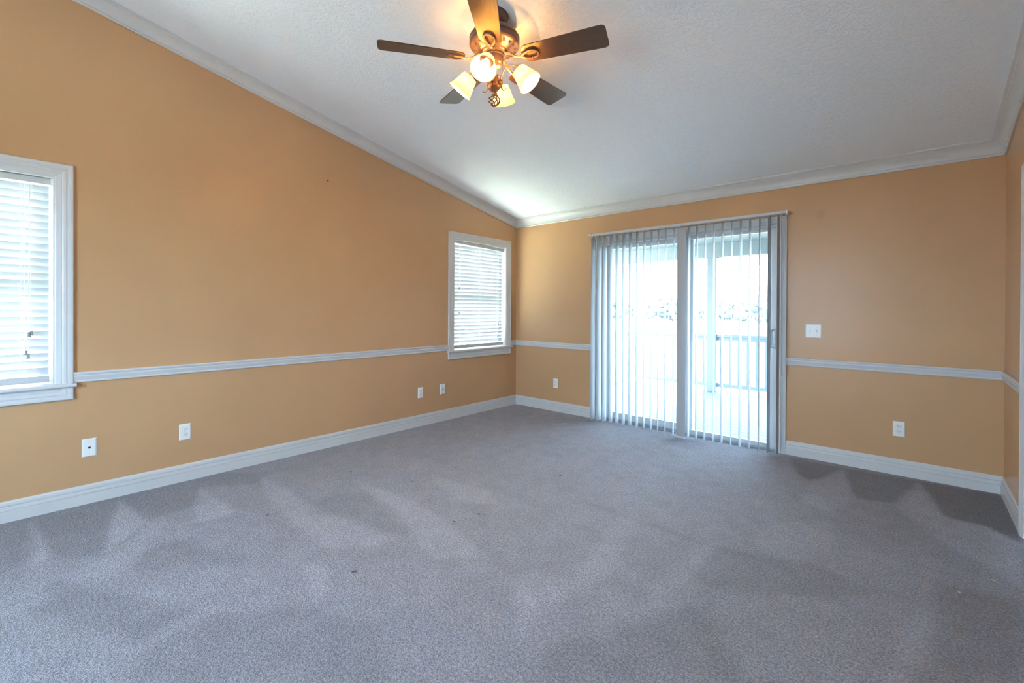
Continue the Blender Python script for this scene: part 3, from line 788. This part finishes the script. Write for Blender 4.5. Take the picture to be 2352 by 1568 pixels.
    # pull chains
    for (x, y, l) in ((.045, .02, .10), (.040, -.03, .12)):
        c_ = MB(); c_.tube([(x, y, 2.71+o), (x+.004, y, 2.70+o), (x+.004, y, 2.70-l+o)], .0012, 6); c_.build('pull_chain', B, root)
fan()

# ------------------------------------------------------------------ porch and garden seen through the patio door
def outside():
    PY = 3.15
    d = MB()
    y = .152
    while y < PY:
        d.box(-0.75, 6.5, y, y+.135, -.075, -.05); y += .141
    tag(d.build('deck', M['deck']), 'pale boarded porch deck outside the sliding glass door', 'deck', kind='structure')
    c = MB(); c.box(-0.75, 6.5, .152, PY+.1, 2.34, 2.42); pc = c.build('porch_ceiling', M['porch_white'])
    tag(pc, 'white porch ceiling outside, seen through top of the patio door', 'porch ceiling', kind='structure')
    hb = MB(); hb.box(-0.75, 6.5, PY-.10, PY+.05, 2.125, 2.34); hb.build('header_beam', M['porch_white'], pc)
    fs = MB(); fs.box(-0.75, 6.5, PY+.1, PY+.5, 2.30, 2.42); fs.build('eave', M['porch_white'], pc)
    px = [-.55, 1.545, 3.65]
    names = ['grey-white porch post at the left end of the railing', 'grey-white porch post seen through the right glass panel', 'grey-white porch post beyond the right side of door']
    for x, lb in zip(px, names):
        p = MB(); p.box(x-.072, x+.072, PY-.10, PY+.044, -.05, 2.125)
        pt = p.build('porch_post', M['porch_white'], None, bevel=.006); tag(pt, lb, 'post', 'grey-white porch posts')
    for i, (a, b_) in enumerate(zip(px, px[1:])):
        x0, x1 = a+.072, b_-.072
        root = empty('porch_railing', ((x0+x1)/2, PY-.03, -.05), ['porch railing bay seen through the left glass panel', 'porch railing bay seen through the right glass panel'][i] + ', slim balusters', 'railing', 'porch railings')
        rel = Matrix.Translation(-root.location)
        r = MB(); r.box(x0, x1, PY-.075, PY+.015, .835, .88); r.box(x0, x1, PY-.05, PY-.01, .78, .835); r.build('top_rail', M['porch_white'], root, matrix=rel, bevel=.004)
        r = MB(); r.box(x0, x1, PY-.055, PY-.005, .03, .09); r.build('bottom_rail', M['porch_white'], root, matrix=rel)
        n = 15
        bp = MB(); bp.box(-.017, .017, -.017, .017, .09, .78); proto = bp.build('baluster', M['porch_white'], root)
        for k in range(n):
            o = proto if k == 0 else copy_tree(proto, root)
            o.location = (x0 + (x1-x0)*(k+.5)/n - root.location.x, -.03-(-.03), .05)
    g = MB(); N = 24
    g.box(-160, 160, -60, 240, -.55, -.5)
    tag(g.build('lawn', M['lawn']), 'sunlit pale lawn beyond the porch railing', 'lawn', kind='structure')
    cw = MB(); cw.box(-9, -.16, -6.7, .2, -.5, -.42)
    gw = MB(); gw.box(-9, 12, -22, -6.76, -.5, -.42); tag(gw.build('ground', M['bounce_rear']), 'added unseen grey yard behind the camera wall, bouncing light in', 'ground', kind='structure')
    tag(cw.build('ground', M['bounce_left']), 'added unseen pale ground outside the left wall windows, bouncing light in', 'ground', kind='structure')
    spots = [(-45, 78, 4.6), (-36.5, 68, 4.4), (-33, 84, 5.2), (-24.5, 66, 4.6), (-22, 82, 4.4), (-12.5, 67, 4.4), (-11, 86, 5.2)]
    lbs = ['hazy tree in the far line, %s from the left' % q for q in ('first', 'second', 'third', 'fourth', 'fifth', 'sixth', 'seventh')]
    for (x, y, h), lb in zip(spots, lbs):
        root = empty('tree', (x, y, -.5), lb, 'tree', 'trees beyond the lawn')
        t = MB(); t.tube([(0, 0, 0), (.1, 0, h*.3), (0, .1, h*.6)], [.28, .2, .12], 8); t.build('trunk', M['bark'], root)
        c = MB(); rnd = random.Random(int(x*7+y))
        for k in range(46):
            a = rnd.uniform(0, 6.28); r = rnd.uniform(0, h*1.05); z = rnd.uniform(.10, .88-.35*r/h)*h
            bm2 = bmesh.ops.create_icosphere(c.bm, subdivisions=2, radius=h*rnd.uniform(.08, .14), matrix=Matrix.Translation((r*math.cos(a), r*math.sin(a), z)))
            for v in bm2['verts']:
                v.co += Vector((rnd.uniform(-1, 1), rnd.uniform(-1, 1), rnd.uniform(-1, 1)))*h*.016
        c.build('crown', M['leaf'], root)
outside()
